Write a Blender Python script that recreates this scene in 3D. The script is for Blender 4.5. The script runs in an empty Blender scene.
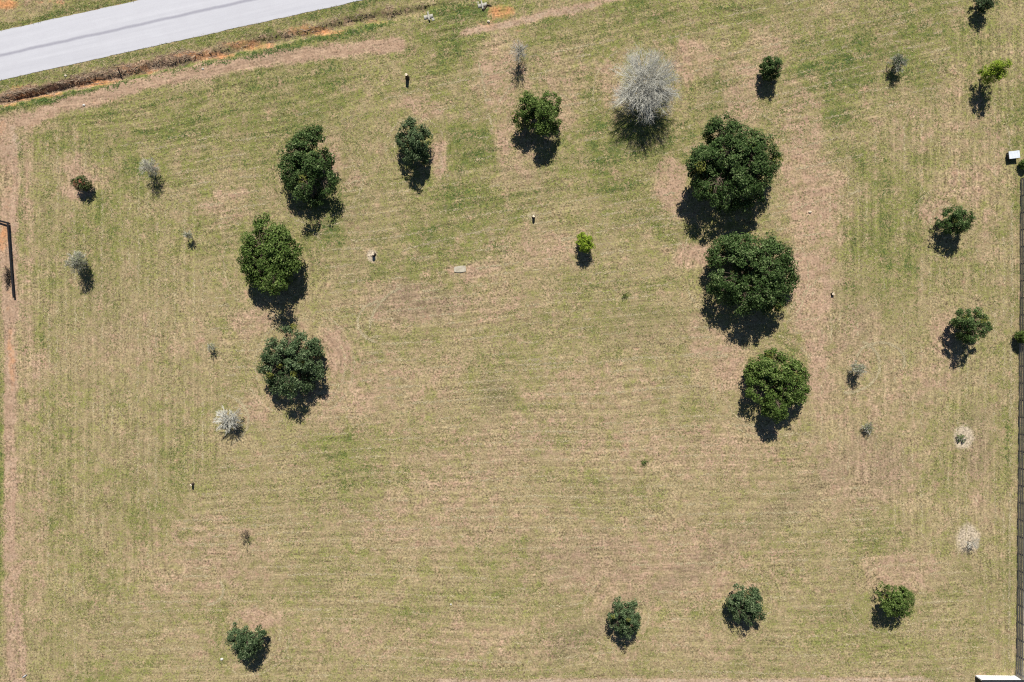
import bpy, math, random
import numpy as np

# ------------------------------------------------------------------ camera, sky, sun, exposure
S = bpy.context.scene
C = S.collection
PXM = 7.0                                     # photo pixels per metre on the ground
H = 97.5                                      # flying height of the drone
cam_d = bpy.data.cameras.new('drone_camera'); cam_d.lens = 24; cam_d.sensor_width = 36
cam_d.clip_start = 1; cam_d.clip_end = 20000
cam = bpy.data.objects.new('drone_camera', cam_d); C.objects.link(cam)
cam.location = (0, 0, H); cam.rotation_euler = (0, 0, 0)
S.camera = cam

SUN_EL = math.radians(45.5)
SUN_AZ = math.radians(1.0)                    # from +Y (the top of the picture)
W = bpy.data.worlds.new('World'); S.world = W; W.use_nodes = True
wn = W.node_tree.nodes; wl = W.node_tree.links
sky = wn.new('ShaderNodeTexSky'); sky.sky_type = 'NISHITA'; sky.sun_disc = False
sky.air_density = .75; sky.dust_density = .1; sky.ozone_density = 2.0; sky.sun_elevation = SUN_EL; sky.sun_rotation = SUN_AZ
wn['Background'].inputs[1].default_value = 0.05
wl.new(sky.outputs[0], wn['Background'].inputs[0])
sd = bpy.data.lights.new('sun', 'SUN'); sd.energy = 5.0; sd.angle = math.radians(0.5); sd.color = (1, .96, .9)
sun = bpy.data.objects.new('sun', sd); C.objects.link(sun)
sun.location = (0, 40, 60)
sun.rotation_euler = (-(math.pi/2 - SUN_EL), 0, -SUN_AZ)
S.view_settings.view_transform = 'Standard'; S.view_settings.look = 'None'
S.view_settings.exposure = 0.42; S.view_settings.gamma = 1; S.view_settings.use_curve_mapping = False
S.cycles.use_denoising = False
S.cycles.use_adaptive_sampling = False
S.cycles.max_bounces = 5; S.cycles.diffuse_bounces = 1; S.cycles.transmission_bounces = 2
S.cycles.filter_width = 1.15

# ------------------------------------------------------------------ helpers
R = np.random.default_rng(7)
random.seed(7)

def wx(px): return (np.asarray(px, float) - 512) / PXM
def wy(py): return (341 - np.asarray(py, float)) / PXM
def base_of(px, py, h):                       # ground point under something seen at (px,py) at height h
    k = (H - h) / H
    return (512 + (px - 512)*k, 341 + (py - 341)*k)

def sstep(a, b, x):
    t = np.clip((x - a) / (b - a), 0, 1); return t*t*(3 - 2*t)

class Noise2:                                  # value noise on a random lattice
    def __init__(s, seed): s.g = np.random.default_rng(seed).random((256, 256))
    def __call__(s, x, y):
        xi = np.floor(x).astype(int); yi = np.floor(y).astype(int)
        fx = x - xi; fy = y - yi; fx = fx*fx*(3-2*fx); fy = fy*fy*(3-2*fy)
        a = xi & 255; b = (xi+1) & 255; c = yi & 255; d = (yi+1) & 255
        g = s.g
        return (g[a,c]*(1-fx) + g[b,c]*fx)*(1-fy) + (g[a,d]*(1-fx) + g[b,d]*fx)*fy
    def fbm(s, x, y, o=4):
        v = 0; a = .5; t = 0
        for i in range(o):
            v = v + a*s(x*2**i + 17.3*i, y*2**i + 5.1*i); t += a; a *= .55
        return v / t
N1, N2, N3, N4 = Noise2(1), Noise2(2), Noise2(3), Noise2(4)

def mesh_np(name, V, F, mat=None, smooth=False):
    """V (n,3) array, F (m,k) array of equal-sided faces"""
    me = bpy.data.meshes.new(name)
    V = np.ascontiguousarray(V, np.float32); F = np.ascontiguousarray(F, np.int32)
    k = F.shape[1]
    me.vertices.add(len(V)); me.vertices.foreach_set('co', V.ravel())
    me.loops.add(F.size); me.loops.foreach_set('vertex_index', F.ravel())
    me.polygons.add(len(F)); me.polygons.foreach_set('loop_start', np.arange(0, F.size, k, dtype=np.int32))
    me.update(calc_edges=True)
    me.polygons.foreach_set('use_smooth', np.full(len(F), bool(smooth)))
    if mat: me.materials.append(mat)
    return me

def fattr(me, name, arr, typ='FLOAT', dom='POINT'):
    a = me.attributes.new(name, typ, dom)
    a.data.foreach_set('color' if 'COLOR' in typ else 'value', np.ascontiguousarray(arr, np.float32).ravel())

def obj(name, me, parent=None, loc=(0,0,0), rot=(0,0,0)):
    o = bpy.data.objects.new(name, me); C.objects.link(o)
    o.location = loc; o.rotation_euler = rot
    if parent: o.parent = parent
    return o
def tag(o, label, cat, group=None):
    o['label'] = label; o['category'] = cat
    if group: o['group'] = group
    return o
def thing(name, label, cat, loc, rotz=0, group=None):
    o = obj(name, None, None, loc, (0,0,rotz)); o.empty_display_size = .3
    return tag(o, label, cat, group)

def box_arr(x0,x1,y0,y1,z0,z1):
    V = np.array([[x,y,z] for z in (z0,z1) for y in (y0,y1) for x in (x0,x1)], float)
    F = np.array([[0,2,3,1],[4,5,7,6],[0,1,5,4],[2,6,7,3],[0,4,6,2],[1,3,7,5]])
    return V, F
def box(name, dims, mat, bevel=.008):
    V,F = box_arr(*dims); me = mesh_np(name, V, F, mat)
    if bevel:
        import bmesh
        bm = bmesh.new(); bm.from_mesh(me)
        bmesh.ops.bevel(bm, geom=bm.edges[:], offset=bevel, segments=1, affect='EDGES')
        bm.to_mesh(me); bm.free()
    return me

def tubes(segs, n=4):
    """segs (m,8): p0 p1 r0 r1 -> open prisms"""
    s = np.asarray(segs, float); p0, p1, r0, r1 = s[:,:3], s[:,3:6], s[:,6], s[:,7]
    d = p1 - p0; d /= np.linalg.norm(d, axis=1, keepdims=True) + 1e-9
    up = np.where(np.abs(d[:,2:3]) > .9, np.array([[1.,0,0]]), np.array([[0,0,1.]]))
    a = np.cross(d, up); a /= np.linalg.norm(a, axis=1, keepdims=True); b = np.cross(d, a)
    m = len(s); V = np.zeros((m, 2*n, 3))
    for i in range(n):
        t = 2*math.pi*i/n; q = a*math.cos(t) + b*math.sin(t)
        V[:,i] = p0 + q*r0[:,None]; V[:,n+i] = p1 + q*r1[:,None]
    F = np.zeros((m, n, 4), int); off = (np.arange(m)*2*n)
    for i in range(n):
        j = (i+1) % n
        F[:,i] = np.stack([off+i, off+j, off+n+j, off+n+i], 1)
    return V.reshape(-1,3), F.reshape(-1,4)

# ------------------------------------------------------------------ materials
def newmat(name):
    m = bpy.data.materials.new(name); m.use_nodes = True
    nt = m.node_tree; b = nt.nodes['Principled BSDF']; b.inputs['Roughness'].default_value = .85
    b.inputs['Specular IOR Level'].default_value = .2
    return m, nt, b
def nd(nt, typ, **kw):
    n = nt.nodes.new(typ)
    for k, v in kw.items(): setattr(n, k, v)
    return n
def noise_node(nt, scale, detail=3, vec=None, rough=.55):
    n = nd(nt, 'ShaderNodeTexNoise'); n.inputs['Scale'].default_value = scale
    n.inputs['Detail'].default_value = detail; n.inputs['Roughness'].default_value = rough
    if vec is not None: nt.links.new(vec, n.inputs['Vector'])
    return n.outputs['Fac']
def math_node(nt, op, a, b=None, c=None, clamp=False):
    n = nd(nt, 'ShaderNodeMath', operation=op); n.use_clamp = clamp
    for i, v in enumerate((a, b, c)):
        if v is None: continue
        if isinstance(v, (int, float)): n.inputs[i].default_value = v
        else: nt.links.new(v, n.inputs[i])
    return n.outputs[0]
def mixc(nt, f, a, b, blend='MIX'):
    n = nd(nt, 'ShaderNodeMix', data_type='RGBA', blend_type=blend)
    for s, v in ((n.inputs[0], f), (n.inputs[6], a), (n.inputs[7], b)):
        if isinstance(v, (int, float)): s.default_value = v
        elif isinstance(v, tuple): s.default_value = (*v, 1)
        else: nt.links.new(v, s)
    return n.outputs[2]
def mapr(nt, v, a, b, c=0., d=1.):
    n = nd(nt, 'ShaderNodeMapRange'); n.inputs[1].default_value = a; n.inputs[2].default_value = b
    n.inputs[3].default_value = c; n.inputs[4].default_value = d
    nt.links.new(v, n.inputs[0]); return n.outputs[0]
def nd_off(nt, vec, off):
    n = nd(nt, 'ShaderNodeVectorMath', operation='ADD'); nt.links.new(vec, n.inputs[0]); n.inputs[1].default_value = off
    return n.outputs[0]
def attr(nt, name): return nd(nt, 'ShaderNodeAttribute', attribute_name=name)

def simple_mat(name, c1, c2, scale=6, rough=.85, bump=0.3, spec=.2):
    m, nt, b = newmat(name)
    tc = nd(nt, 'ShaderNodeTexCoord').outputs['Object']
    f = noise_node(nt, scale, 5, tc, .65)
    nt.links.new(mixc(nt, mapr(nt, f, .35, .65), c1, c2), b.inputs['Base Color'])
    b.inputs['Roughness'].default_value = rough; b.inputs['Specular IOR Level'].default_value = spec
    if bump:
        bn = nd(nt, 'ShaderNodeBump'); bn.inputs['Strength'].default_value = bump; bn.inputs['Distance'].default_value = .02
        nt.links.new(noise_node(nt, scale*3, 4, tc), bn.inputs['Height']); nt.links.new(bn.outputs[0], b.inputs['Normal'])
    return m
M = {}
M['bark'] = simple_mat('bark', (.10,.075,.05), (.19,.15,.11), 9)
M['dark_bark'] = simple_mat('dark_bark', (.05,.037,.028), (.10,.075,.055), 9)
M['pale_bark'] = simple_mat('lichen_grey_bark', (.46,.44,.365), (.70,.685,.595), 7)
M['silver_bark'] = simple_mat('silver_bark', (.38,.355,.29), (.58,.55,.46), 7)
M['cut_wood'] = simple_mat('cut_wood', (.55,.44,.30), (.72,.62,.46), 14)
M['weathered_board'] = simple_mat('weathered_board', (.13,.115,.105), (.30,.27,.245), 5)
M['grey_rail'] = simple_mat('grey_rail', (.27,.25,.235), (.46,.43,.40), 3)
M['black_paint'] = simple_mat('black_paint', (.008,.008,.009), (.02,.019,.02), 8, .6)
M['slab'] = simple_mat('dusty_slab', (.33,.29,.21), (.46,.42,.33), 3)
M['dirty_concrete'] = simple_mat('dirty_concrete', (.26,.24,.19), (.50,.48,.42), 3)
M['concrete'] = simple_mat('concrete', (.46,.43,.38), (.68,.65,.60), 4)
M['stone'] = simple_mat('stone', (.45,.38,.26), (.66,.58,.44), 8)
M['white_metal'] = simple_mat('white_metal', (.74,.75,.76), (.82,.82,.81), 2, .5, 0)
M['white_plastic'] = simple_mat('white_plastic', (.50,.54,.58), (.66,.69,.71), 3, .45, 0)
M['dark_metal'] = simple_mat('dark_metal', (.02,.022,.026), (.05,.052,.055), 6, .5, 0)
M['dark_void'] = simple_mat('dark_interior', (.012,.011,.01), (.03,.027,.024), 6)

def leaf_mat(name, dark, mid, light, odd=(.15,.16,.035)):
    m, nt, b = newmat(name)
    t = attr(nt, 'tint').outputs['Fac']; k = attr(nt, 'clump').outputs['Fac']
    c = mixc(nt, mapr(nt, t, 0, .55), dark, mid)
    c = mixc(nt, mapr(nt, t, .55, 1), c, light)
    c = mixc(nt, mapr(nt, k, .97, .985), c, odd)
    nt.links.new(c, b.inputs['Base Color']); b.inputs['Roughness'].default_value = .6
    b.inputs['Specular IOR Level'].default_value = .08
    tr = nd(nt, 'ShaderNodeBsdfTranslucent'); nt.links.new(c, tr.inputs[0])
    mx = nd(nt, 'ShaderNodeMixShader'); mx.inputs[0].default_value = .15
    nt.links.new(b.outputs[0], mx.inputs[1]); nt.links.new(tr.outputs[0], mx.inputs[2])
    nt.links.new(mx.outputs[0], nt.nodes['Material Output'].inputs[0])
    return m
LEAF = {
 'oak':   leaf_mat('oak_leaf', (.020,.042,.010), (.062,.108,.029), (.20,.26,.105)),
 'bright':leaf_mat('bright_leaf', (.030,.058,.010), (.092,.146,.030), (.25,.31,.10)),
 'grey':  leaf_mat('grey_green_leaf', (.024,.046,.017), (.078,.120,.050), (.225,.275,.145)),
 'lime':  leaf_mat('lime_leaf', (.11,.17,.015), (.23,.32,.03), (.42,.50,.07)),
 'silver':leaf_mat('silver_leaf', (.13,.15,.07), (.23,.25,.14), (.40,.41,.29), (.4,.4,.3)),
 'russet':leaf_mat('russet_leaf', (.04,.065,.02), (.09,.125,.04), (.26,.17,.10), (.34,.14,.09)),
}

# ------------------------------------------------------------------ fields that describe the field (photo pixel coordinates on the ground plane)
RS, RE = 0.2215, 80.7
def edge_e(px, py): return py - (RE - RS*px)          # vertical pixels below the road's lower edge

def band(px, py, pts, hw, soft=4):
    """mask of a soft polyline band"""
    d = np.full(np.shape(px), 1e9)
    for (x0,y0),(x1,y1) in zip(pts[:-1], pts[1:]):
        vx, vy = x1-x0, y1-y0; L = vx*vx+vy*vy
        t = np.clip(((px-x0)*vx + (py-y0)*vy)/L, 0, 1)
        d = np.minimum(d, np.hypot(px-x0-t*vx, py-y0-t*vy))
    return 1 - sstep(hw-soft*.5, hw+soft, d)
def blobs(px, py, L):
    m = np.zeros(np.shape(px))
    for x, y, rx, ry, s in L:
        d = np.hypot((px-x)/rx, (py-y)/ry)
        m = np.maximum(m, s*(1 - sstep(.45, 1.35, d)))
    return m

DIRT = [(40,124,20,10,.3),(35,365,18,18,.5),(330,160,16,22,.7),(352,176,14,20,.35),(230,205,26,22,.4),(248,322,26,20,.45),(337,352,14,27,.75),(262,408,20,16,.45),
 (436,158,9,22,.75),(420,108,32,14,.5),(506,140,12,28,.6),(672,190,17,32,.75),(694,256,28,15,.8),(800,140,26,60,.6),(815,205,36,50,.62),
 (812,290,24,60,.7),(818,372,13,50,.7),(728,368,20,32,.6),(705,345,20,26,.4),(612,78,17,26,.45),(690,62,22,26,.6),(745,95,22,42,.55),
 (770,45,20,20,.4),(935,213,18,13,.6),(965,185,34,22,.45),(942,335,18,26,.5),(935,375,25,18,.45),(80,183,22,20,.7),(70,165,14,12,.5),
 (400,300,50,22,.5),(455,305,40,18,.4),(475,272,26,10,.6),(700,450,120,32,.35),(862,472,62,42,.42),(600,385,80,25,.3),(440,520,110,34,.3),
 (650,565,140,45,.42),(200,560,80,48,.35),(480,640,300,26,.25),(900,572,42,22,.5),(262,617,30,15,.6),(717,587,20,22,.5),(610,600,24,18,.4),
 (500,75,30,42,.55),(520,150,22,50,.35),(470,300,90,30,.3),(150,345,90,26,.22),(350,385,60,40,.35),(450,470,60,30,.3),(860,330,22,40,.3),
 (560,90,28,50,.35),(980,480,14,60,.3),(880,400,60,40,.28),(910,120,50,30,.22),(990,180,20,90,.3),(845,345,24,22,.35),(560,440,160,28,.28),
 (30,540,25,90,.3),(420,380,60,30,.25),(540,250,60,22,.4),(300,350,20,30,.3),(960,110,30,50,.25)]
PALE = [(964,437,11,13,1.5),(968,538,13,16,1.4),(372,256,6,6.5,1.4),(440,160,4,12,.6),(533,215,7,7,.6),(14,140,8,22,.5),(405,75,4,3,.5)]
LUSH = [(475,145,45,22,.6),(330,212,28,44,.45),(640,192,38,46,.6),(690,236,36,14,.6),(645,140,44,26,.7),(600,132,13,46,.45),(460,240,55,26,.5),
 (415,272,60,20,.4),(570,310,80,40,.3),(340,445,36,22,.6),(355,475,40,18,.35),(795,108,14,20,.8),(835,122,22,14,.4),(880,250,40,65,.35),
 (800,190,18,8,.4),(480,205,62,20,.5),(-6,520,9,200,1.),(452,42,36,22,.6),(462,14,42,12,.85),(300,92,90,26,.35),(210,122,90,22,.35),
 (1006,440,9,32,.6),(1001,228,12,16,.65),(645,462,5,5,1.),(625,297,5,5,1.),(850,60,80,30,.5),(760,15,60,18,.5),(690,15,90,18,.3),(570,30,60,22,.35),
 (820,260,40,10,.2),(868,428,7,9,.5),(150,530,35,40,.25),(70,440,22,14,.4),(46,525,14,10,.5),(480,390,60,20,.3),(545,380,30,30,.3),(890,170,40,20,.25),
 (330,555,60,16,.3),(540,560,30,20,.25),(690,600,60,24,.25),(120,600,40,26,.25),(420,620,80,22,.2),(860,390,16,22,.35),(185,250,16,22,.3),
 (90,265,16,20,.3),(150,185,26,20,.35),(195,225,8,6,.5),(930,450,16,26,.3),(870,640,60,20,.25),(600,640,60,16,.3)]
ORANGE = [(92,81,26,5,1.),(135,70,26,5,.9),(205,55,34,5,.9),(250,45,30,5,.9),(30,95,30,5,.9),(40,84,24,3,.45),(24,70,10,3,.4),(100,12,40,2.5,.3),(300,44,30,3,.3),(120,100,40,4,.3),(30,92,9,3.5,.9),(10,104,10,4,.8),(5,3,16,6,1.3),(58,93,9,3,1.),(318,31,32,6,.9),(375,21,20,4,.5),(500,12,15,8,1.),(488,25,14,6,.5),
 (3,238,6,18,.9),(11,360,4.5,42,.55),(55,3,25,3,.5),(17,88,9,5,.6),(150,72,20,3,.35),(525,28,12,3,.35),(7,190,6,30,.4),(3,130,6,10,.5),(10,300,5,30,.3)]
RINGS = [(321,174,34),(279,262,37),(300,364,36),(416,148,21),(538,121,25),(640,93,38),(723,170,50),(743,275,47),(769,382,38),(621,612,19),(741,600,22),
         (886,595,20),(250,636,21),(946,222,16),(957,325,18),(853,372,14)]
ROADTRACK = [(20,121),(60,108),(110,92),(200,70),(300,55),(400,44)]

def fields(px, py):
    f = {}
    jx = (N1.fbm(px/26, py/26, 3)-.5)*18; jy = (N2.fbm(px/26, py/26, 3)-.5)*18
    qx, qy = px+jx, py+jy
    e = edge_e(px, py); ej = e + (N3.fbm(px/14, py/14, 3)-.5)*9
    f['e'] = e
    inner = (1-sstep(1100, 1500, np.abs(px-512)))*(1-sstep(800, 1100, np.abs(py-341)))
    # mowing directions
    s = np.interp(py, [0,120,250,400,560,700], [.2215,.2215,.13,.06,.025,.01])
    f['mow_u'] = (py + s*(px-512) + (N1.fbm(px/160, py/120, 2)-.5)*16)/PXM
    xl = np.interp(py, [60,110,150,200,300,450,550,650,720], [20,45,110,180,212,228,150,90,70])
    xr = np.interp(py, [0,100,170,250,450,520,600,690], [985,930,840,815,820,905,985,1005])
    wob = (N2.fbm(px/40, py/40, 2)-.5)*50
    f['strip'] = np.maximum(1-sstep(-14, 14, px-xl+wob), sstep(-14, 14, px-xr+wob))*sstep(50, 70, e)
    rd = np.full(np.shape(px), 1e9); 
    for x, y, r in RINGS: rd = np.minimum(rd, np.hypot(px-x, py-y) - r)
    f['ring_u'] = rd/PXM
    f['ring'] = (1 - sstep(14, 28, rd))*sstep(.40,.52,N3.fbm(px/30,py/30,2))
    # bare soil
    d = blobs(qx, qy, DIRT)
    left = band(qx*.35+px*.65, py, [(7,118),(10,180),(7,240),(11,300),(10,400),(9,500),(12,600),(19,700)], 7.5, 5)*sstep(108,124,py)*np.where(py>320, sstep(2.5,6,px)*(1-.5*sstep(14,18,px)*(1-sstep(560,640,py))), 1)
    f['left'] = left
    left2 = band(qx*.5+px*.5, py, [(25,120),(28,200),(27,340),(30,420)], 5, 5)*.45
    tr = band(qx*.4+px*.6, qy*.4+py*.6, ROADTRACK, 5.5, 5)
    tr2 = band(qx*.4+px*.6, qy*.4+py*.6, [(462,34),(530,18),(600,2),(700,-24)], 2.6, 3)*.8
    bottom = band(px, qy*.25+py*.75, [(440,682),(700,681),(930,680),(945,690)], 2.2, 2.5)*.8
    f['dirt'] = np.clip(np.maximum.reduce([d, left*(.45+1.0*N2.fbm(px/6,py/26,3)-.25*sstep(360,480,py)), left2*.8, tr*(.75+.8*N2.fbm(px/30,py/12,3)), tr2*1.2, bottom]), 0, 1.4)*inner
    f['pale'] = np.maximum(blobs(px+jx*.12, py+jy*.12, PALE), np.maximum(bottom*.8, np.maximum(left*.25, tr2*.6)))*inner
    # green
    g = .40 + .16*(1-sstep(120, 330, py)) + .06*(1-sstep(120,240,px))*sstep(100,160,py) + .04*sstep(820,900,px) - .13*sstep(220,400,py) + .07*sstep(480,640,py)
    g = g + 0.85*(N3.fbm(px/46, py/34, 4)-.5) + blobs(qx*.7+px*.3, qy*.7+py*.3, LUSH)*.55
    verge = (sstep(-1,1,e)*(1-sstep(7,13,ej)) + (1-sstep(31,37,ej))*sstep(24,28,ej)*(1-sstep(390,430,px)) + sstep(-62,-56,ej)*(1-sstep(-51,-49,e)))
    verge = np.clip(verge, 0, 1)
    f['verge'] = verge
    f['green'] = np.clip(np.maximum(g - .5*f['dirt'], verge*.86), 0, 1.2)
    f['green'] = np.maximum(f['green'], 1.25*sstep(24,27,ej)*(1-sstep(31,36,ej))*(1-sstep(385,425,px))*(px > -500))
    cul = np.clip(1-np.hypot((px-462)/40, (py-12)/14), 0, 1)
    thatch = sstep(9,14,ej)*(1-sstep(21,27,ej))*(1-sstep(380,430,px))*(1-.5*sstep(150,260,px))*(1-sstep(.1,.4,cul))
    thatch = np.maximum(thatch, (1-sstep(-66,-60,ej))*sstep(-160,-120,e)*.4)
    f['thatch'] = np.clip(thatch, 0, 1)*(px > -400)
    br = blobs(qx, qy, [(500,398,24,22,.75),(440,205,60,14,.3),(735,95,40,50,.45),(150,300,70,60,.3),(330,175,50,60,.25),(660,330,70,24,.3),(420,300,60,18,.5),
        (870,470,55,40,.55),(975,440,18,46,.6),(590,560,60,30,.3),(230,570,50,34,.35),(105,470,60,50,.3),(910,120,60,60,.3),(520,160,26,40,.4),(560,95,20,40,.35),(60,230,26,90,.3),(850,300,30,60,.3)])
    br = np.maximum(br, band(qx*.6+px*.4, qy*.6+py*.4, [(560,650),(690,572),(790,505),(868,440)], 9, 16)*.6)
    f['brown'] = np.clip(br + .9*(N4.fbm(px/95+7, py/80+3, 4)-.52), 0, 1)*inner
    f['orange'] = blobs(qx*.35+px*.65, qy*.25+py*.75, ORANGE)
    return f

DITCH_END = 428
def height(x, y):
    px = np.asarray(x, float)*PXM + 512; py = 341 - np.asarray(y, float)*PXM
    e = edge_e(px, py)
    ej = e + (N1.fbm(px/22, py/22, 3)-.5)*7
    far = sstep(20, 60, np.abs(e+25))
    z = ((N2.fbm(px/60, py/60, 3)-.5)*.35 + (N4.fbm(px/9, py/9, 3)-.5)*.07)*far
    # ditch beside the road, interrupted by the grassed crossing
    gate = np.clip((1-sstep(DITCH_END-6, DITCH_END+8, px)) + sstep(478, 490, px)*(1-sstep(540,640,px)), 0, 1)
    deep = .42 + .16*(1-sstep(60, 220, px)) + .28*sstep(478,490,px)
    z = z - deep*gate*sstep(16, 19.5, ej)*(1-sstep(22, 29, ej))
    z = z - .30*(1-sstep(.2, 1., np.hypot((px-42)/50, (e-20)/5)))                         # washed-out scour
    z = z + (N3.fbm(px/9, py/7, 3)-.5)*.2*sstep(8,14,e)*(1-sstep(28,34,e))*(px > -300)
    # wheel ruts of the two tracks
    z = z - .05*band(px, py, [(7,118),(10,180),(7,240),(11,300),(10,400),(9,500),(12,600),(19,700)], 5, 4)
    z = np.where((e < 1.) & (e > -51.5), np.minimum(z, -.02), z)
    out = sstep(700, 1500, np.hypot(px-512, py-341))
    return z*(1-.6*out)
def zat(x, y): return float(height(np.array([x]), np.array([y]))[0])

# ------------------------------------------------------------------ ground sheet
def axis(lim, step, far):
    a = list(np.arange(-lim, lim+1e-6, step)); v = lim; s = step
    while v < far: s *= 1.35; v += s; a = [-v]+a+[v]
    return np.array(a)
gx, gy = axis(82, .4, 6000), axis(57.2, .4, 6000)
GX, GY = np.meshgrid(gx, gy)
GZ = height(GX, GY)
nx, ny = len(gx), len(gy)
V = np.stack([GX, GY, GZ], -1).reshape(-1, 3)
ii = (np.arange(ny-1)[:,None]*nx + np.arange(nx-1)[None,:]).ravel()
F = np.stack([ii, ii+1, ii+nx+1, ii+nx], 1)
fl = fields((GX*PXM+512).ravel(), (341-GY*PXM).ravel())

def ground_material():
    m, nt, b = newmat('mown_pasture')
    L = nt.links
    P = nd(nt, 'ShaderNodeNewGeometry').outputs['Position']
    sep = nd(nt, 'ShaderNodeSeparateXYZ'); L.new(P, sep.inputs[0]); x, y = sep.outputs[0], sep.outputs[1]
    A = {k: attr(nt, k).outputs['Fac'] for k in ('mow_u','strip','ring','ring_u','dirt','pale','green','thatch','orange','verge','brown')}
    def streak(u, v, ku, kv, det=3):
        c = nd(nt, 'ShaderNodeCombineXYZ')
        L.new(math_node(nt,'MULTIPLY',u,ku), c.inputs[0]); L.new(math_node(nt,'MULTIPLY',v,kv), c.inputs[1])
        return noise_node(nt, 1, det, c.outputs[0], .6)
    def three(ku, kv, det=3):
        a = streak(A['mow_u'], x, ku, kv, det); s = streak(x, y, ku, kv, det); r = streak(A['ring_u'], math_node(nt,'ADD',x,y), ku, kv*1.5, det)
        n = nd(nt,'ShaderNodeMix'); L.new(A['strip'], n.inputs[0]); L.new(a, n.inputs[2]); L.new(s, n.inputs[3])
        k = nd(nt,'ShaderNodeMix'); L.new(A['ring'], k.inputs[0]); L.new(n.outputs[0], k.inputs[2]); L.new(r, k.inputs[3])
        return k.outputs[0]
    s1 = three(1.25, .07, 3); s2 = three(3.2, .28, 2)
    fine = noise_node(nt, 3.7, 3, P, .62); fine2 = noise_node(nt, 1.1, 3, P, .6); big = noise_node(nt, .16, 4, P, .6)
    patch = noise_node(nt, .45, 4, P, .65)
    # how green
    g = math_node(nt,'ADD',A['green'], math_node(nt,'MULTIPLY',math_node(nt,'SUBTRACT',s1,.5),1.1))
    g = math_node(nt,'ADD',g, math_node(nt,'MULTIPLY',math_node(nt,'SUBTRACT',patch,.5),3.2))
    g = math_node(nt,'ADD',g, math_node(nt,'MULTIPLY',math_node(nt,'SUBTRACT',fine,.5),2.4))
    gm = mapr(nt, g, .05, 1.0)
    straw = mixc(nt, mapr(nt, fine2, .3, .7), (.258,.198,.106), (.362,.288,.160))
    green = mixc(nt, mapr(nt, patch, .3, .7), (.122,.138,.034), (.228,.230,.068))
    c = mixc(nt, gm, straw, green)
    lush = mapr(nt, g, .95, 1.6)
    c = mixc(nt, lush, c, (.075,.112,.030))
    # bare, pinkish clay
    patch2 = noise_node(nt, .62, 5, nd_off(nt, P, (31,7,0)), .7)
    dn = math_node(nt,'ADD',A['dirt'], math_node(nt,'MULTIPLY',math_node(nt,'SUBTRACT',patch2,.5),3.2))
    dn = math_node(nt,'ADD',dn, math_node(nt,'MULTIPLY',math_node(nt,'SUBTRACT',s1,.5),1.0))
    dn = math_node(nt,'ADD',dn, math_node(nt,'MULTIPLY',math_node(nt,'SUBTRACT',fine,.5),1.2))
    clay = mixc(nt, mapr(nt, fine2, .3, .7), (.310,.202,.136), (.425,.295,.205))
    c = mixc(nt, mapr(nt, dn, .03, .78, 0, .92), c, clay)
    bw = math_node(nt,'ADD',A['brown'], math_node(nt,'MULTIPLY',math_node(nt,'SUBTRACT',patch,.5),1.2))
    c = mixc(nt, mapr(nt, bw, .1, 1.0, 0, .75), c, mixc(nt, mapr(nt, fine2, .3, .7), (.165,.125,.078), (.235,.178,.115)))
    pn = math_node(nt,'ADD',A['pale'], math_node(nt,'MULTIPLY',math_node(nt,'SUBTRACT',patch2,.5),2.2))
    c = mixc(nt, mapr(nt, pn, .35, 1.15), c, (.43,.355,.255))
    tn = math_node(nt,'ADD',A['thatch'], math_node(nt,'MULTIPLY',math_node(nt,'SUBTRACT',patch2,.5),2.2))
    c = mixc(nt, mapr(nt, tn, .35, .85), c, mixc(nt, mapr(nt, fine, .35, .65), (.25,.15,.092), (.38,.27,.18)))
    on = math_node(nt,'ADD',A['orange'], math_node(nt,'MULTIPLY',math_node(nt,'SUBTRACT',patch2,.5),2.6))
    c = mixc(nt, mapr(nt, on, .35, 1.3), c, (.47,.225,.10))
    # rows left by the mower deck: a strip of paler clippings beside a darker strip, stubble with rut shade painted into its colour, broken along their length
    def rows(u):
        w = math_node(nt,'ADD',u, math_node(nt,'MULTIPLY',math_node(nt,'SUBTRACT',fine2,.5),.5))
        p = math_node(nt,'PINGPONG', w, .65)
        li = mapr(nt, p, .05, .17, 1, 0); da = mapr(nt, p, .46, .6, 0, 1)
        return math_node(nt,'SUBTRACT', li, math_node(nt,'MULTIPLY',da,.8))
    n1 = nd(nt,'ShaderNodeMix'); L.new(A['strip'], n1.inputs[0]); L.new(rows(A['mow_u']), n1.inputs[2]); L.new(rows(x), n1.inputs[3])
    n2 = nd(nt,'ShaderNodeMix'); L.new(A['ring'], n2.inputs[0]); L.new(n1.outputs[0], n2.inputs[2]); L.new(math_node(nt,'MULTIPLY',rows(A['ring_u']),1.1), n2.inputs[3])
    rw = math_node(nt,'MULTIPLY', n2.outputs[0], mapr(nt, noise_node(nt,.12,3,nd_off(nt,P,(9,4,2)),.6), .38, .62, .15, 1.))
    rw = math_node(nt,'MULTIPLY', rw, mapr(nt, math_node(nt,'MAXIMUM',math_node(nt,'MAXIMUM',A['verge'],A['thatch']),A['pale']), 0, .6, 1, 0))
    # grain of stubble, clippings and soil
    val = math_node(nt,'ADD', math_node(nt,'MULTIPLY',math_node(nt,'SUBTRACT',fine,.5),3.5), math_node(nt,'MULTIPLY',math_node(nt,'SUBTRACT',s2,.5),1.0))
    calm = math_node(nt,'MULTIPLY', mapr(nt, dn, .5, 1.3, 1., .5), mapr(nt, noise_node(nt,.22,3,nd_off(nt,P,(3,50,1)),.6), .35, .65, .6, 1.2))
    val = math_node(nt,'MULTIPLY', val, calm)
    val = math_node(nt,'ADD', val, math_node(nt,'MULTIPLY', rw, mapr(nt, A['green'], .4, .95, .22, .5)))
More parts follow.
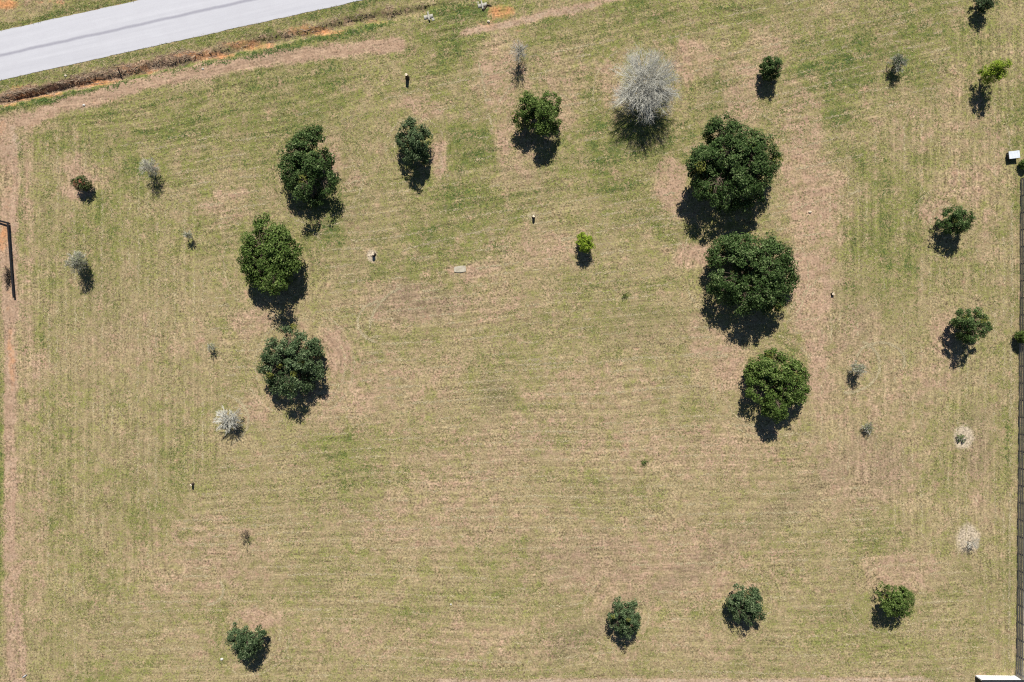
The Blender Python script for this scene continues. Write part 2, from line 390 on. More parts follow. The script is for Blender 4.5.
    val = math_node(nt,'ADD', math_node(nt,'ADD',1.0,val), math_node(nt,'MULTIPLY',math_node(nt,'SUBTRACT',big,.5),.25))
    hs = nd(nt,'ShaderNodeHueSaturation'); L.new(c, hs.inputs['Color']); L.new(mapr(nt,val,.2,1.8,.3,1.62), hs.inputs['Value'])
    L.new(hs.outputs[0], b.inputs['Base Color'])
    bn = nd(nt,'ShaderNodeBump'); bn.inputs['Strength'].default_value = .5; bn.inputs['Distance'].default_value = .06
    L.new(math_node(nt,'ADD',fine, s2), bn.inputs['Height']); L.new(bn.outputs[0], b.inputs['Normal'])
    b.inputs['Roughness'].default_value = .95; b.inputs['Specular IOR Level'].default_value = .05
    return m
me = mesh_np('ground', V, F, ground_material(), True)
for k in ('mow_u','strip','ring','ring_u','dirt','pale','green','thatch','orange','verge','brown'): fattr(me, k, fl[k])
ground = obj('ground', me); ground['kind'] = 'structure'

# ------------------------------------------------------------------ road
def road():
    m, nt, b = newmat('worn_pale_asphalt'); L = nt.links
    cr = attr(nt, 'across').outputs['Fac']; al = attr(nt, 'along').outputs['Fac']
    P = nd(nt,'ShaderNodeNewGeometry').outputs['Position']
    cc = nd(nt,'ShaderNodeCombineXYZ'); L.new(math_node(nt,'MULTIPLY',al,.06),cc.inputs[0]); L.new(math_node(nt,'MULTIPLY',cr,1.6),cc.inputs[1])
    st = noise_node(nt,1,4,cc.outputs[0]); sp = noise_node(nt,9,3,P,.7); bl = noise_node(nt,.5,4,P)
    c = mixc(nt, mapr(nt,st,.3,.7), (.445,.445,.472), (.505,.505,.53))
    c = mixc(nt, mapr(nt,bl,.4,.75,0,.4), c, (.43,.425,.45))
    # dark sealed joint down the middle
    wv = math_node(nt,'ADD',cr, math_node(nt,'MULTIPLY',math_node(nt,'SUBTRACT',noise_node(nt,.35,3,P),.5),.35))
    j = math_node(nt,'SUBTRACT',1, mapr(nt,math_node(nt,'ABSOLUTE',wv),.08,.32))
    j = math_node(nt,'MULTIPLY',j, mapr(nt,al,-72,-62,.12,.85))
    j = math_node(nt,'MULTIPLY',j, mapr(nt,sp,.25,.6,.55,1.))
    c = mixc(nt, j, c, (.25,.245,.285))
    ed = mapr(nt, math_node(nt,'ABSOLUTE',cr), 3.3, 3.52, 0, .6)
    c = mixc(nt, ed, c, (.36,.34,.33))
    hs = nd(nt,'ShaderNodeHueSaturation'); L.new(c,hs.inputs['Color']); L.new(mapr(nt,sp,.2,.8,.93,1.07),hs.inputs['Value'])
    L.new(hs.outputs[0], b.inputs['Base Color'])
    a = np.concatenate([np.linspace(-1500,-120,24)[:-1], np.arange(-120,60,.5), np.linspace(60,1500,26)])
    ang = math.atan(RS); t = np.array([math.cos(ang), math.sin(ang)]); n = np.array([-t[1], t[0]])
    c0 = np.array([wx(0), wy(RE-25.0)])            # centre line where it meets the picture's left edge
    o0 = c0 - t*np.dot(c0, t)
    hw = 3.49
    lo = -hw + (N1.fbm(a*1.3, a*0+3.3, 3)-.5)*.22; hi = hw + (N2.fbm(a*1.3, a*0+9.1, 3)-.5)*.22
    cols = []
    prof = [('lo',0,-.35),('lo',0.04,.02),('x',-1.75,.05),('x',0,.065),('x',1.75,.05),('hi',-.04,.02),('hi',0,-.35)]
    acr = []
    for k, o, z in prof:
        off = lo+o if k=='lo' else hi+o if k=='hi' else np.full_like(a, o)
        p = o0 + a[:,None]*t + off[:,None]*n
        cols.append(np.c_[p, np.full_like(a, z)]); acr.append(off)
    m_, k_ = len(a), len(prof)
    V = np.stack(cols, 1).reshape(-1,3)
    i = (np.arange(m_-1)[:,None]*k_ + np.arange(k_-1)[None,:]).ravel()
    me = mesh_np('road', V, np.stack([i, i+k_, i+k_+1, i+1],1)[:, ::-1][:, [3,2,1,0]][:, ::-1], m)
    fattr(me, 'across', np.stack(acr,1).ravel()); fattr(me, 'along', np.repeat(a, k_))
    me.flip_normals() if me.polygons[3*(len(prof)-1)+2].normal.z < 0 else None
    o = obj('road', me); o['kind'] = 'structure'
road()

# ------------------------------------------------------------------ grass (uncountable)
def blades_mesh(name, pos, col, length, width, tilt, az, nb, rng, mat):
    """each tuft = nb single-triangle blades splayed about its point"""
    n = len(pos)
    P = np.repeat(pos, nb, 0); Cc = np.repeat(col, nb, 0)
    Ln = np.repeat(length, nb)*rng.uniform(.6,1.25,n*nb); w = np.repeat(width, nb)
    a = rng.uniform(0, 2*math.pi, n*nb) if az is None else np.repeat(az, nb) + rng.normal(0,.35,n*nb) + math.pi*rng.integers(0,2,n*nb)
    el = rng.uniform(*tilt, n*nb)
    d = np.c_[np.cos(a)*np.cos(el), np.sin(a)*np.cos(el), np.sin(el)]
    s = np.c_[-np.sin(a), np.cos(a), rng.uniform(-.22,.22,n*nb)]
    P = P + np.c_[rng.normal(0,.05,(n*nb,2)), np.full(n*nb,.008)]
    V = np.stack([P - s*w[:,None]/2, P + s*w[:,None]/2, P + d*Ln[:,None]], 1).reshape(-1,3)
    F = np.arange(n*nb*3).reshape(-1,3)
    me = mesh_np(name, V, F, mat)
    Cc = Cc*rng.uniform(.62,1.42,(n*nb,1))
    c4 = np.c_[np.clip(Cc,0,1), np.ones(n*nb)]
    fattr(me, 'col', np.repeat(c4, 3, 0), 'FLOAT_COLOR')
    return me
def grass_material():
    m, nt, b = newmat('grass_blade')
    a = attr(nt, 'col').outputs['Color']; nt.links.new(a, b.inputs['Base Color'])
    b.inputs['Roughness'].default_value = .7
    tr = nd(nt,'ShaderNodeBsdfTranslucent'); nt.links.new(a, tr.inputs[0])
    mx = nd(nt,'ShaderNodeMixShader'); mx.inputs[0].default_value = .12
    nt.links.new(b.outputs[0], mx.inputs[1]); nt.links.new(tr.outputs[0], mx.inputs[2])
    nt.links.new(mx.outputs[0], nt.nodes['Material Output'].inputs[0])
    return m
GM = grass_material()

def sample_field(n, seed):
    r = np.random.default_rng(seed)
    x = r.uniform(-78, 78, n); y = r.uniform(-53, 53, n)
    px, py = x*PXM+512, 341-y*PXM
    return r, x, y, px, py, fields(px, py)

def grass():
    r, x, y, px, py, f = sample_field(330000, 21)
    e = f['e']
    offroad = (e > .2 - .9*N1.fbm(px/5,py/5,2)) | (e < -50.6)
    # streak pattern of the mower in the three direction zones
    u = np.where(f['ring'] > .5, f['ring_u']*PXM, np.where(f['strip'] > .5, px, f['mow_u']*PXM))
    v = np.where(f['strip'] > .5, py, px)
    st = N4.fbm(u/7+300, v/90+40, 3)
    g = np.clip(f['green'] + (st-.5)*1.3 + (N1.fbm(px/9,py/9,3)-.5)*.8, 0, 1.4)
    keep = offroad & (r.random(len(x)) < np.clip(.35 + .75*g - .55*np.maximum(f['dirt'],f['pale']) , .06, 1))
    keep &= f['orange'] < r.uniform(.1,.9,len(x))
    x,y,px,py,g = x[keep],y[keep],px[keep],py[keep],g[keep]
    vg = f['verge'][keep]; th = f['thatch'][keep]
    t = r.random(len(x))
    green = np.array([.145,.175,.05]); lush = np.array([.08,.135,.03]); straw = np.array([.40,.335,.185]); olive = np.array([.245,.24,.08])
    isg = (t < np.clip(g*.95,0,.93))[:,None]
    col = np.where(isg, np.where((r.random(len(x))<.5)[:,None], green, olive), straw)
    k = np.clip((g-.75)/.5,0,1)[:,None]*isg; col = col*(1-k)+lush*k
    br = np.array([.17,.115,.075]); k = (th*.8)[:,None]; col = col*(1-k)+br*k
    pos = np.c_[x, y, height(x,y)]
    ln = r.uniform(.13,.27,len(x)) + .13*vg + .10*np.clip(g-.8,0,1)
    me = blades_mesh('grass', pos, col, ln, r.uniform(.04,.085,len(x)), (.03,.5), None, 3, r, GM)
    o = obj('grass', me); o['kind'] = 'stuff'; o['label'] = 'short mown pasture grass covering the whole field'; o['category'] = 'grass'
grass()

def straw_lines():
    """dry clippings left in thin rows by the mower"""
    r = np.random.default_rng(5)
    X=[];Y=[];A=[]
    def row(pts, dens=1.0, wob=1.2, gap=.35):
        pts = np.array(pts, float); seg = np.hypot(*np.diff(pts,axis=0).T); cum = np.r_[0,np.cumsum(seg)]
        n = int(cum[-1]*dens*1.1); s = np.sort(r.uniform(0,cum[-1],n))
        qx = np.interp(s,cum,pts[:,0]); qy = np.interp(s,cum,pts[:,1])
        k = N2(s/22+r.uniform(0,99), np.full(n, r.uniform(0,99))) > gap
        i = np.clip(np.searchsorted(cum,s)-1,0,len(seg)-1); d = np.diff(pts,axis=0)[i]
        j = r.normal(0,wob*.5,(n,2))
        X.append((qx+j[:,0])[k]); Y.append((qy+j[:,1])[k]); A.append(np.arctan2(-d[:,1],d[:,0])[k])
    xs = np.linspace(-20,1040,140)
    def urow(u0):                              # a row of constant mow_u
        ys = np.full_like(xs, u0)
        for _ in range(6):
            s = np.interp(ys,[0,120,250,400,560,700],[.2215,.2215,.13,.06,.025,.01])
            ys = u0 - s*(xs-512) - (N1.fbm(xs/160,ys/120,2)-.5)*16
        return np.c_[xs,ys]
    u = 63.7
    while u < 690:
        p = urow(u); ff = fields(p[:,0],p[:,1]); ok = (ff['strip']<.5)&(ff['ring']<.5)&(p[:,1]>-20)&(p[:,1]<700)&(ff['e']>62)
        idx = np.where(ok)[0]
        for run in np.split(idx, np.where(np.diff(idx)>1)[0]+1):
            if len(run) > 2: row(p[run], r.uniform(.3,1.0), 1.1, r.uniform(.4,.68))
        u += 9.1
    x0 = 512-9.1*52
    ysv = np.linspace(100,700,90)
    while x0 < 1014:
        if 240 < x0 < 800: x0 = 512+9.1*32
        p = np.c_[x0+(N3.fbm(ysv/120,ysv*0+x0,2)-.5)*3, ysv]; ff = fields(p[:,0],p[:,1]); ok = (ff['strip']>.5)&(ff['ring']<.5)
        idx = np.where(ok)[0]
        for run in np.split(idx, np.where(np.diff(idx)>1)[0]+1):
            if len(run) > 2: row(p[run], r.uniform(.2,.6), 1.2, r.uniform(.45,.68))
        x0 += 9.1
    for x,y,rr in RINGS:
        for k in (0.,9.1,18.2):
            if rr > 15 and r.random() < .7:
                a0 = r.uniform(0,6.28); a = np.linspace(a0, a0+r.uniform(2,5), 40)
                row(np.c_[x+(rr+k)*np.cos(a), y+(rr+k)*np.sin(a)], .6, 1.1, .45)
    # single turns of the mower that stand out in the photograph
    for x,y,rr,a0,a1 in ((880,362,24,-2.9,.3),(384,322,26,1.9,4.5),(215,420,33,-1.2,1.0),(205,590,18,-.6,1.4),(430,330,60,3.2,4.2),(845,365,34,-1.0,1.6)):
        a = np.linspace(a0,a1,40)
        for q in (0,.8): row(np.c_[x+(rr+q)*np.cos(a), y+(rr*.8+q)*np.sin(a)], 1.6, .8, .1)
    for pts in ([(785,312),(835,262)],[(820,375),(842,352)],[(800,60),(858,43)],[(690,215),(770,190)],[(770,215),(860,190)],
                [(478,60),(492,130)],[(400,250),(490,228)],[(560,240),(690,212)],[(520,365),(720,352)],[(1012,200),(1008,660)],[(1005,110),(1011,150)]):
        for q in (0,.7): row(np.array(pts)+q, .6, 1.0, .35)
    px = np.concatenate(X); py = np.concatenate(Y); az = np.concatenate(A)
    f = fields(px,py); ok = (f['e']>14)&(f['left']<.3)&(px>-30)&(px<1055)&(py>-30)&(py<712)
    px,py,az = px[ok],py[ok],az[ok]; n = len(px)
    x,y = wx(px),wy(py); pos = np.c_[x,y,height(x,y)]
    base = np.array([.50,.43,.26]); t = r.uniform(0,1,(n,1)); col = base*(1-t)+np.array([.36,.295,.18])*t
    me = blades_mesh('mown_clippings', pos, col, r.uniform(.16,.34,n), r.uniform(.045,.085,n), (.02,.22), az, 4, r, GM)
    o = obj('mown_clippings', me); o['kind']='stuff'; o['label']='dry straw clippings left in thin rows by the mower'; o['category']='clippings'
straw_lines()

def ditch_litter():
    """matted brown stalks and roots in the washed-out ditch"""
    r = np.random.default_rng(9); n = 1250
    px = r.uniform(-30, 400, n)**1.0; px = np.where(r.random(n)<.6, r.uniform(-30,190,n), px)
    e = r.normal(17.5, 4.0, n); e = np.clip(e, 6, 29); py = RE - RS*px + e
    k = N2.fbm(px/16, py/5, 3) > .44
    px,py = px[k],py[k]; n = len(px); x,y = wx(px),wy(py)
    az = np.full(n, math.atan(RS)) + r.normal(0,.25,n)
    cols = np.array([[.24,.155,.105],[.33,.245,.165],[.42,.33,.23],[.20,.13,.09]])[r.integers(0,4,n)]
    me = blades_mesh('ditch_litter', np.c_[x,y,height(x,y)+.012], cols, r.uniform(.35,1.1,n), r.uniform(.03,.07,n), (.0,.09), az, 3, r, GM)
    o = obj('ditch_litter', me); o['kind']='stuff'; o['label']='matted brown dead stalks and roots lying along the washed-out roadside ditch'; o['category']='dead stalks'
ditch_litter()

# ------------------------------------------------------------------ trees
def unit(v): return v/(np.linalg.norm(v,axis=-1,keepdims=True)+1e-9)

def skeleton(r, c, rad, th, tr, n_limb, n_sub, lobing=.28, zmin=-.55, shell=(.55,1.), lob=.46):
    """trunk, limbs and sub-branches that fill an uneven ellipsoid; returns trunk segs, branch segs, endpoints"""
    c = np.array(c,float); rad = np.array(rad,float)
    tp = [np.zeros(3)]
    for i in range(4): tp.append(np.array([c[0]*(i+1)/4*.5+r.normal(0,tr*.5), c[1]*(i+1)/4*.5+r.normal(0,tr*.5), th*(i+1)/4]))
    ts = [np.r_[tp[i], tp[i+1], tr*(1.25 if i==0 else 1-.12*i), tr*(1-.12*(i+1))] for i in range(4)]
    top = tp[-1]
    ga = math.pi*(3-5**.5); lim = []
    for i in range(n_limb):
        z = .97 - (.97-zmin)*(i+.5)/n_limb; a = i*ga + r.uniform(-.3,.3); q = math.sqrt(max(0,1-z*z))
        lim.append(unit(np.array([q*math.cos(a), q*math.sin(a), z])))
    lim = np.array(lim); lr = 1 + r.uniform(-lobing, lobing*.6, n_limb)
    flare = np.where(lim[:,2:3] < 0, 1/np.maximum(np.hypot(lim[:,0:1],lim[:,1:2]),.4)*np.sqrt(1-(.35*lim[:,2:3])**2), 1.)
    lim = np.c_[lim[:,:2]*flare, lim[:,2:3]]                     # the crown stays broad towards the ground
    lobe_r = lob*r.uniform(.75,1.2,n_limb)*(8/n_limb)**.18
    lc = c + rad*lim*(lr*(1-lobe_r*.92))[:,None]
    near = r.integers(0, n_limb, n_sub)
    d = unit(r.normal(0,1,(n_sub,3)) + unit(lim)[near]*.75)
    ends = lc[near] + rad*d*(lobe_r[near]*r.uniform(*shell,n_sub))[:,None]
    q = r.random(n_sub) < .2; ends[q] = c + (ends[q]-c)*r.uniform(.3,.75,(int(q.sum()),1))
    ends[:,2] = np.maximum(ends[:,2], .22)
    bs = []
    mids = []
    for i in range(n_limb):
        end = lc[i]
        st = tp[2]*(1-.5*(i%3)) + top*(.5*(i%3)) if i%3 < 2 else top
        m1 = st*.55+end*.45 + np.array([0,0,rad[2]*.10]) + r.normal(0,.05,3)*rad
        bs += [np.r_[st,m1,tr*.5,tr*.34], np.r_[m1,end,tr*.34,tr*.14]]; mids.append((m1,end))
    for k in range(len(d)):
        m1,end = mids[near[k]]; t = r.uniform(.25,1); st = m1*(1-t)+end*t
        md = st*.5+ends[k]*.5 + r.normal(0,.06,3)*rad*.6 + np.array([0,0,.04*rad[2]])
        bs += [np.r_[st,md,tr*.14,tr*.09], np.r_[md,ends[k],tr*.09,tr*.03]]
    return np.array(ts), np.array(bs), ends, lim

def leaf_mesh(r, ends, c, n_per, cr, size, mat, flat=.75):
    m = len(ends); n = m*n_per
    k = np.repeat(np.arange(m), n_per)
    csz = r.uniform(.65,1.3,m)
    g = r.normal(0,1,(n,3)); g = unit(g)*r.uniform(.25,1,(n,1))**.6
    P = ends[k] + g*(cr*csz[k])[:,None]*np.array([1,1,flat])
    P[:,2] = np.maximum(P[:,2], .12)
    nrm = unit(g*.7 + unit(ends[k]-np.array(c))*.45 + np.array([0,0,.55]) + r.normal(0,.45,(n,3)))
    ax = unit(np.cross(nrm, r.normal(0,1,(n,3)))); bx = np.cross(nrm, ax)
    s = size*r.uniform(.6,1.35,n)[:,None]
    V = np.stack([P-ax*s*.62, P+bx*s*.32+nrm*s*.08, P+ax*s*.62, P-bx*s*.32+nrm*s*.08],1).reshape(-1,3)
    me = mesh_np('crown', V, np.arange(n*4).reshape(-1,4), mat)
    ck = r.random(m); tint = np.clip(r.normal(.45,.25,n) + (ck[k]-.5)*.35,0,1)
    fattr(me,'tint',np.repeat(tint,4)); fattr(me,'clump',np.repeat(np.repeat(r.random(m),n_per),4))
    return me

def leafy(name, label, px, py, rx, ry, h, leaf, cat='tree', rz=None, n_sub=None, per=50, size=None, lobes=11, lobing=.3, seed=0, lob=None, cr=None, trunk='bark', group=None, zmin=-.8, shell=(.6,1.)):
    """px,py: where the crown's middle is seen, rx,ry its half extents there (photo px), h its height above ground in m"""
    r = np.random.default_rng(1000+seed)
    bx, by = base_of(px, py, h); x, y = float(wx(bx)), float(wy(by))
    kk = (H-h)/H/PXM; RX, RY = rx*kk, ry*kk; rz = rz or h*.92
    RM = (RX+RY)/2
    RX *= 1.06; RY *= 1.06
    n_sub = n_sub or int(np.clip(110 + 8*RM*RM, 90, 480))
    per = int(per*np.clip(.75+.12*RM, .9, 1.5))
    cr = cr or np.clip(.20+.085*RM,.24,.72); size = size or np.clip(.12+.022*RM,.13,.24)
    RXi, RYi, rzi = max(RX-cr*.45,.2), max(RY-cr*.45,.2), max(rz-cr*.4,.2)
    t = thing(name, label, cat, (x,y,zat(x,y)-.03), 0, group)
    tr = np.clip(RM*.055,.035,.34)
    if RM < 2.9: lobing *= .55; lob = lob or .6
    c = (0,0,h)
    ts, bs, ends, lim = skeleton(r, c, (RXi,RYi,rzi), max(.35,h*.62), tr, lobes, n_sub, lobing, zmin, shell, lob or .46)
    V,F = tubes(ts, 8); obj('trunk', mesh_np('trunk',V,F,M[trunk],True), t)
    V,F = tubes(bs, 4); obj('branches', mesh_np('branches',V,F,M[trunk],True), t)
    obj('crown', leaf_mesh(r, ends, c, per, cr, size, LEAF[leaf]), t)
    return t

def bare(name, label, px, py, rx, ry, h, mat='pale_bark', cat='dead tree', rz=None, n_sub=60, twigs=7, twig_len=None, seed=0, trunk=None, tw=.012, lobes=7, group=None, leaves=0, leaf='silver', lsize=.12, zmin=-.8):
    r = np.random.default_rng(3000+seed)
    bx, by = base_of(px, py, h); x, y = float(wx(bx)), float(wy(by))
    kk = (H-h)/H/PXM; RX, RY = rx*kk, ry*kk; rz = rz or h*.85; RM = (RX+RY)/2
    t = thing(name, label, cat, (x,y,zat(x,y)-.03), 0, group)
    tr = np.clip(RM*.05,.03,.3); c = (0,0,h)
    ts, bs, ends, lim = skeleton(r, c, (RX*.92,RY*.92,rz*.92), max(.3,h*.55), tr, lobes, n_sub, .25, zmin, (.35,1.), .8)
    twig_len = twig_len or .22*RM
    e = np.repeat(ends, twigs, 0); n = len(e)
    dr = unit(unit(e-np.array(c))*.8 + r.normal(0,.75,(n,3)) + np.array([0,0,.25]))
    L = twig_len*r.uniform(.5,1.3,(n,1)); md = e+dr*L*.5; d2 = unit(dr+r.normal(0,.35,(n,3)))
    st = e - (e-np.array(c))*r.uniform(0,.25,(n,1))
    w1 = np.c_[st,md,np.full(n,tw),np.full(n,tw*.8)]; w2 = np.c_[md,md+d2*L*.6,np.full(n,tw*.8),np.full(n,tw*.4)]
    d3 = unit(dr+r.normal(0,.8,(n,3))); w3 = np.c_[md,md+d3*L*.5,np.full(n,tw*.7),np.full(n,tw*.35)]
    bs[:,6:] = np.maximum(bs[:,6:], tw)
    V,F = tubes(ts, 8); obj('trunk', mesh_np('trunk',V,F,M[trunk or mat],True), t)
    V,F = tubes(bs, 4); obj('branches', mesh_np('branches',V,F,M[mat],True), t)
    V,F = tubes(np.r_[w1,w2,w3], 3); obj('twigs', mesh_np('twigs',V,F,M[mat]), t)['kind'] = 'stuff'
    if leaves: obj('crown', leaf_mesh(r, ends, c, leaves, .25*RM, lsize, LEAF[leaf]), t)
    return t

# the two rows of big trees and the others with leaves
leafy('broadleaf_tree','big dark green tree, topmost of the three large trees in the left row',307,164,32,37,3.1,'oak',seed=1,per=50,lobing=.34)
leafy('broadleaf_tree','big yellowish green tree in the middle of the left row of three',269,257,35,41,3.3,'bright',seed=2,per=52,lobing=.34)
leafy('broadleaf_tree','dense grey green rounded tree, lowest of the three in the left row',292,362,32,36,2.8,'grey',seed=3,per=56,lobing=.08,lob=.5)
leafy('broadleaf_tree','upright dark green tree alone right of the topmost left row tree',413,142,19,23,2.6,'grey',seed=4,per=56,lobing=.22)
leafy('broadleaf_tree','twin lobed dark green tree left of the big white dead tree',538,115,25,25,2.9,'bright',seed=5,per=56,lobes=7,lobing=.3)
leafy('broadleaf_tree','largest tree, wide dark green crown at the top of the right row',735,165,48,48,4.0,'oak',seed=6,per=58,lobing=.3,lobes=17)
leafy('broadleaf_tree','large round green tree in the middle of the right row',752,272,46,43,3.6,'oak',seed=7,per=58,lobing=.12,lobes=16)
leafy('broadleaf_tree','fresh green rounded tree at the lower end of the right row',777,384,35,38,2.7,'bright',seed=8,per=56,lobing=.26)
leafy('young_tree','small round green tree with its dark shadow at left, upper of the right edge pair',956,220,17,15,2.3,'oak',seed=9)
leafy('young_tree','small round green tree with a long shadow, lower of the right edge pair',971,325,19,18,2.9,'oak',seed=10)
leafy('young_tree','sparse lime green young tree near the top right corner',994,72,11.5,11,2.9,'lime',seed=11,rz=2.9,n_sub=140,zmin=-.95,per=34,cr=.34,shell=(.5,1.))
leafy('young_tree','narrow dark green young tree above right of the largest tree',771,68,11,12,2.0,'oak',seed=12)
leafy('young_tree','grey green bushy tree, leftmost of three along the bottom right',624,617,17,20,2.6,'grey',seed=13)
leafy('young_tree','spiky grey green bushy tree in the middle of the bottom right three',746,605,20,22,2.2,'grey',seed=14,lobing=.25)
leafy('young_tree','bushy green tree with shadow at left, rightmost of the bottom three',896,600,17.5,18,2.3,'bright',seed=15)
leafy('young_tree','grey green round tree standing alone at the bottom left',245,640,19,19,2.5,'grey',seed=16)
leafy('shrub','small bright yellow green shrub alone in the middle of the field',585,242,9.5,11,1.7,'lime',cat='shrub',seed=17)
leafy('shrub','small reddish green shrub in a bare clay ring at the upper left',81,183,10,8.5,1.3,'russet',cat='shrub',seed=18,per=30)
leafy('shrub','bright green bush against the board fence at the right edge',1024,337,6.5,7,1.2,'bright',cat='shrub',seed=19)
leafy('shrub','green shrub beside the white lidded box at the right edge',1025,164,5,5,.7,'bright',cat='shrub',seed=20,per=30)
leafy('shrub','dark shrub cut by the top edge near the top right corner',986,0,10,11,1.8,'grey',cat='shrub',seed=21,per=34)

# pale dead and thinly leaved ones
bare('dead_tree','big white bare tree with a wide shadow at the top centre',646,84,37,40,3.5,'pale_bark',rz=3.0,zmin=-.6,n_sub=420,twigs=8,twig_len=1.1,seed=1,tw=.0125,lobes=17,trunk='silver_bark')
bare('dead_sapling','small white bare sapling with radial branches left of the lowest left tree',228,420,16,15,1.6,'pale_bark',n_sub=150,twigs=6,twig_len=.42,seed=2,tw=.016,trunk='dark_bark')
bare('dead_sapling','pale sapling with thin dark trunk above the twin lobed tree',519,52,10,11,2.2,'silver_bark',n_sub=110,twigs=6,twig_len=.4,seed=3,trunk='dark_bark')
bare('dead_sapling','pale sapling with a dark trunk at the upper left, right of the clay ring',148,167,11,10,2.1,'silver_bark',n_sub=100,twigs=6,twig_len=.42,seed=4,trunk='dark_bark',leaves=3)
bare('pale_shrub','silvery shrub with a long dark shadow at the left, below the clay ring',77,262,10,12,2.2,'silver_bark',cat='shrub',n_sub=130,twigs=6,twig_len=.4,seed=5,leaves=14,rz=2.3,trunk='dark_bark')
bare('pale_shrub','tiny pale shrub at the left, above the middle tree of the left row',188,235,5,5,1.3,'silver_bark',cat='shrub',n_sub=34,twigs=5,seed=6,leaves=8,twig_len=.28,trunk='dark_bark')
bare('pale_shrub','tiny pale shrub left of the lowest left row tree',211,347,5,4.5,1.0,'silver_bark',cat='shrub',n_sub=30,twigs=5,seed=7,twig_len=.28,leaves=5,trunk='dark_bark')
bare('pale_shrub','thin pale shrub with dark starry shadow between the top right trees',898,63,10,10,1.5,'silver_bark',cat='shrub',n_sub=90,twigs=6,seed=8,leaves=16,twig_len=.36,leaf='grey',trunk='dark_bark')
bare('pale_shrub','pale yellow shrub with narrow dark shadow right of the right row',858,369,8,8,1.6,'silver_bark',cat='shrub',n_sub=70,twigs=6,seed=9,leaves=12,leaf='silver',twig_len=.35,trunk='dark_bark')
bare('pale_shrub','low grey shrub on a green patch right of the lowest right row tree',868,428,6,7,.7,'silver_bark',cat='shrub',n_sub=40,twigs=5,seed=10,leaves=8,twig_len=.3,leaf='grey')
bare('pale_shrub','thin white shrub in the lower bare ring near the right edge',973,543,8,7,1.1,'silver_bark',cat='shrub',n_sub=34,twigs=5,seed=11,twig_len=.35,trunk='dark_bark')
bare('weed','small green weed growing in the upper bare ring near the right edge',962,439,6,5,.35,'silver_bark',cat='weed',n_sub=26,twigs=4,seed=12,leaves=16,leaf='bright',twig_len=.25)
bare('dead_sapling','thin dark twig of a sapling at the lower left above the bottom tree',245,537,4,7,1.0,'dark_bark',n_sub=26,twigs=5,seed=13,twig_len=.35)
leafy('weed','dark green tuft of weeds in the middle of the bottom field',645,462,5,5,.12,'bright',cat='weed',seed=31,rz=.15,n_sub=14,per=9)
leafy('weed','tiny green tuft of weeds below right of the yellow green shrub',625,297,4,4,.12,'bright',cat='weed',seed=32,rz=.15,n_sub=10,per=8)

# ------------------------------------------------------------------ stumps and other small things
def stump(label, px, py, h, r0, lean=(0,0), seed=0, ang=0):
    r = np.random.default_rng(500+seed); x, y = float(wx(px)), float(wy(py))
    t = thing('tree_stump', label, 'stump', (x,y,zat(x,y)-.04), 0, 'cut stumps in the field')
    n = 10; rings = []
    zs = [0,.12,.35,.7,1.0]; rs = [1.55,1.2,1.0,.94,.9]
    for z, k in zip(zs, rs):
        a = np.linspace(0,2*math.pi,n,endpoint=False)
        rr = r0*k*(1+r.normal(0,.07,n))
        rings.append(np.c_[lean[0]*z+rr*np.cos(a), lean[1]*z+rr*np.sin(a), np.full(n,z*h) + (r.normal(0,.04,n) if z==1 else 0)])
    V = np.concatenate(rings); F = []
    for i in range(len(zs)-1):
        for j in range(n): F.append([i*n+j, i*n+(j+1)%n, (i+1)*n+(j+1)%n, (i+1)*n+j])
    obj('trunk', mesh_np('trunk', V, np.array(F), M['dark_bark'], False), t)
    top = rings[-1]; cen = top.mean(0)
    V = np.r_[top*[1.03,1.03,1]+[0,0,.006], [cen+[0,0,.03]]]
    obj('cut_face', mesh_np('cut_face', V, np.array([[j,(j+1)%n,n] for j in range(n)]), M['cut_wood']), t)
    return t
stump('tall pale topped stump with black shadow below the roadside track',407.5,78,1.35,.24,seed=1)
stump('pale topped stump in the centre, left of the yellow green shrub',533.5,217,.8,.2,seed=2)
stump('stump in a small round pale ring right of the left tree row',374,254.5,.85,.24,seed=3)
stump('stump with forked black shadow in the lower left of the field',193,484,.75,.17,seed=4)
stump('low brown stump right of the middle tree of the right row',832,294,.4,.22,seed=5)

def stone(label, px, py, sx, sy, sz, seed, mat='stone'):
    r = np.random.default_rng(700+seed); x,y = float(wx(px)),float(wy(py))
    import bmesh
    bm = bmesh.new(); bmesh.ops.create_icosphere(bm, subdivisions=2, radius=1)
    for v in bm.verts:
        k = 1+r.normal(0,.10); v.co.x *= sx*k; v.co.y *= sy*k; v.co.z *= sz*k
    me = bpy.data.meshes.new('stone'); bm.to_mesh(me); bm.free(); me.materials.append(M[mat])
    return tag(obj('stone', me, None, (x,y,zat(x,y)+sz*.35)), label, 'stone')
stone('yellowish stone on the orange soil by the track at the top',488.5,22,.24,.2,.16,1)
stone('white stone on the track edge in the upper left',84,105,.2,.16,.12,2,'concrete')
stone('pale stone on the verge above the washed-out ditch at upper left',66,76,.22,.15,.14,3)
stone('small white stone in the grass left of the bottom left tree',222,659,.22,.17,.12,4,'concrete')
stone('small pale stone below the road track at the upper left',203,69,.16,.13,.1,5,'concrete')
stone('pale stone on bare clay right of the largest tree',810,212,.22,.18,.14,6)
stone('small white stone in the lower middle of the field',451,604,.13,.12,.1,7,'concrete')

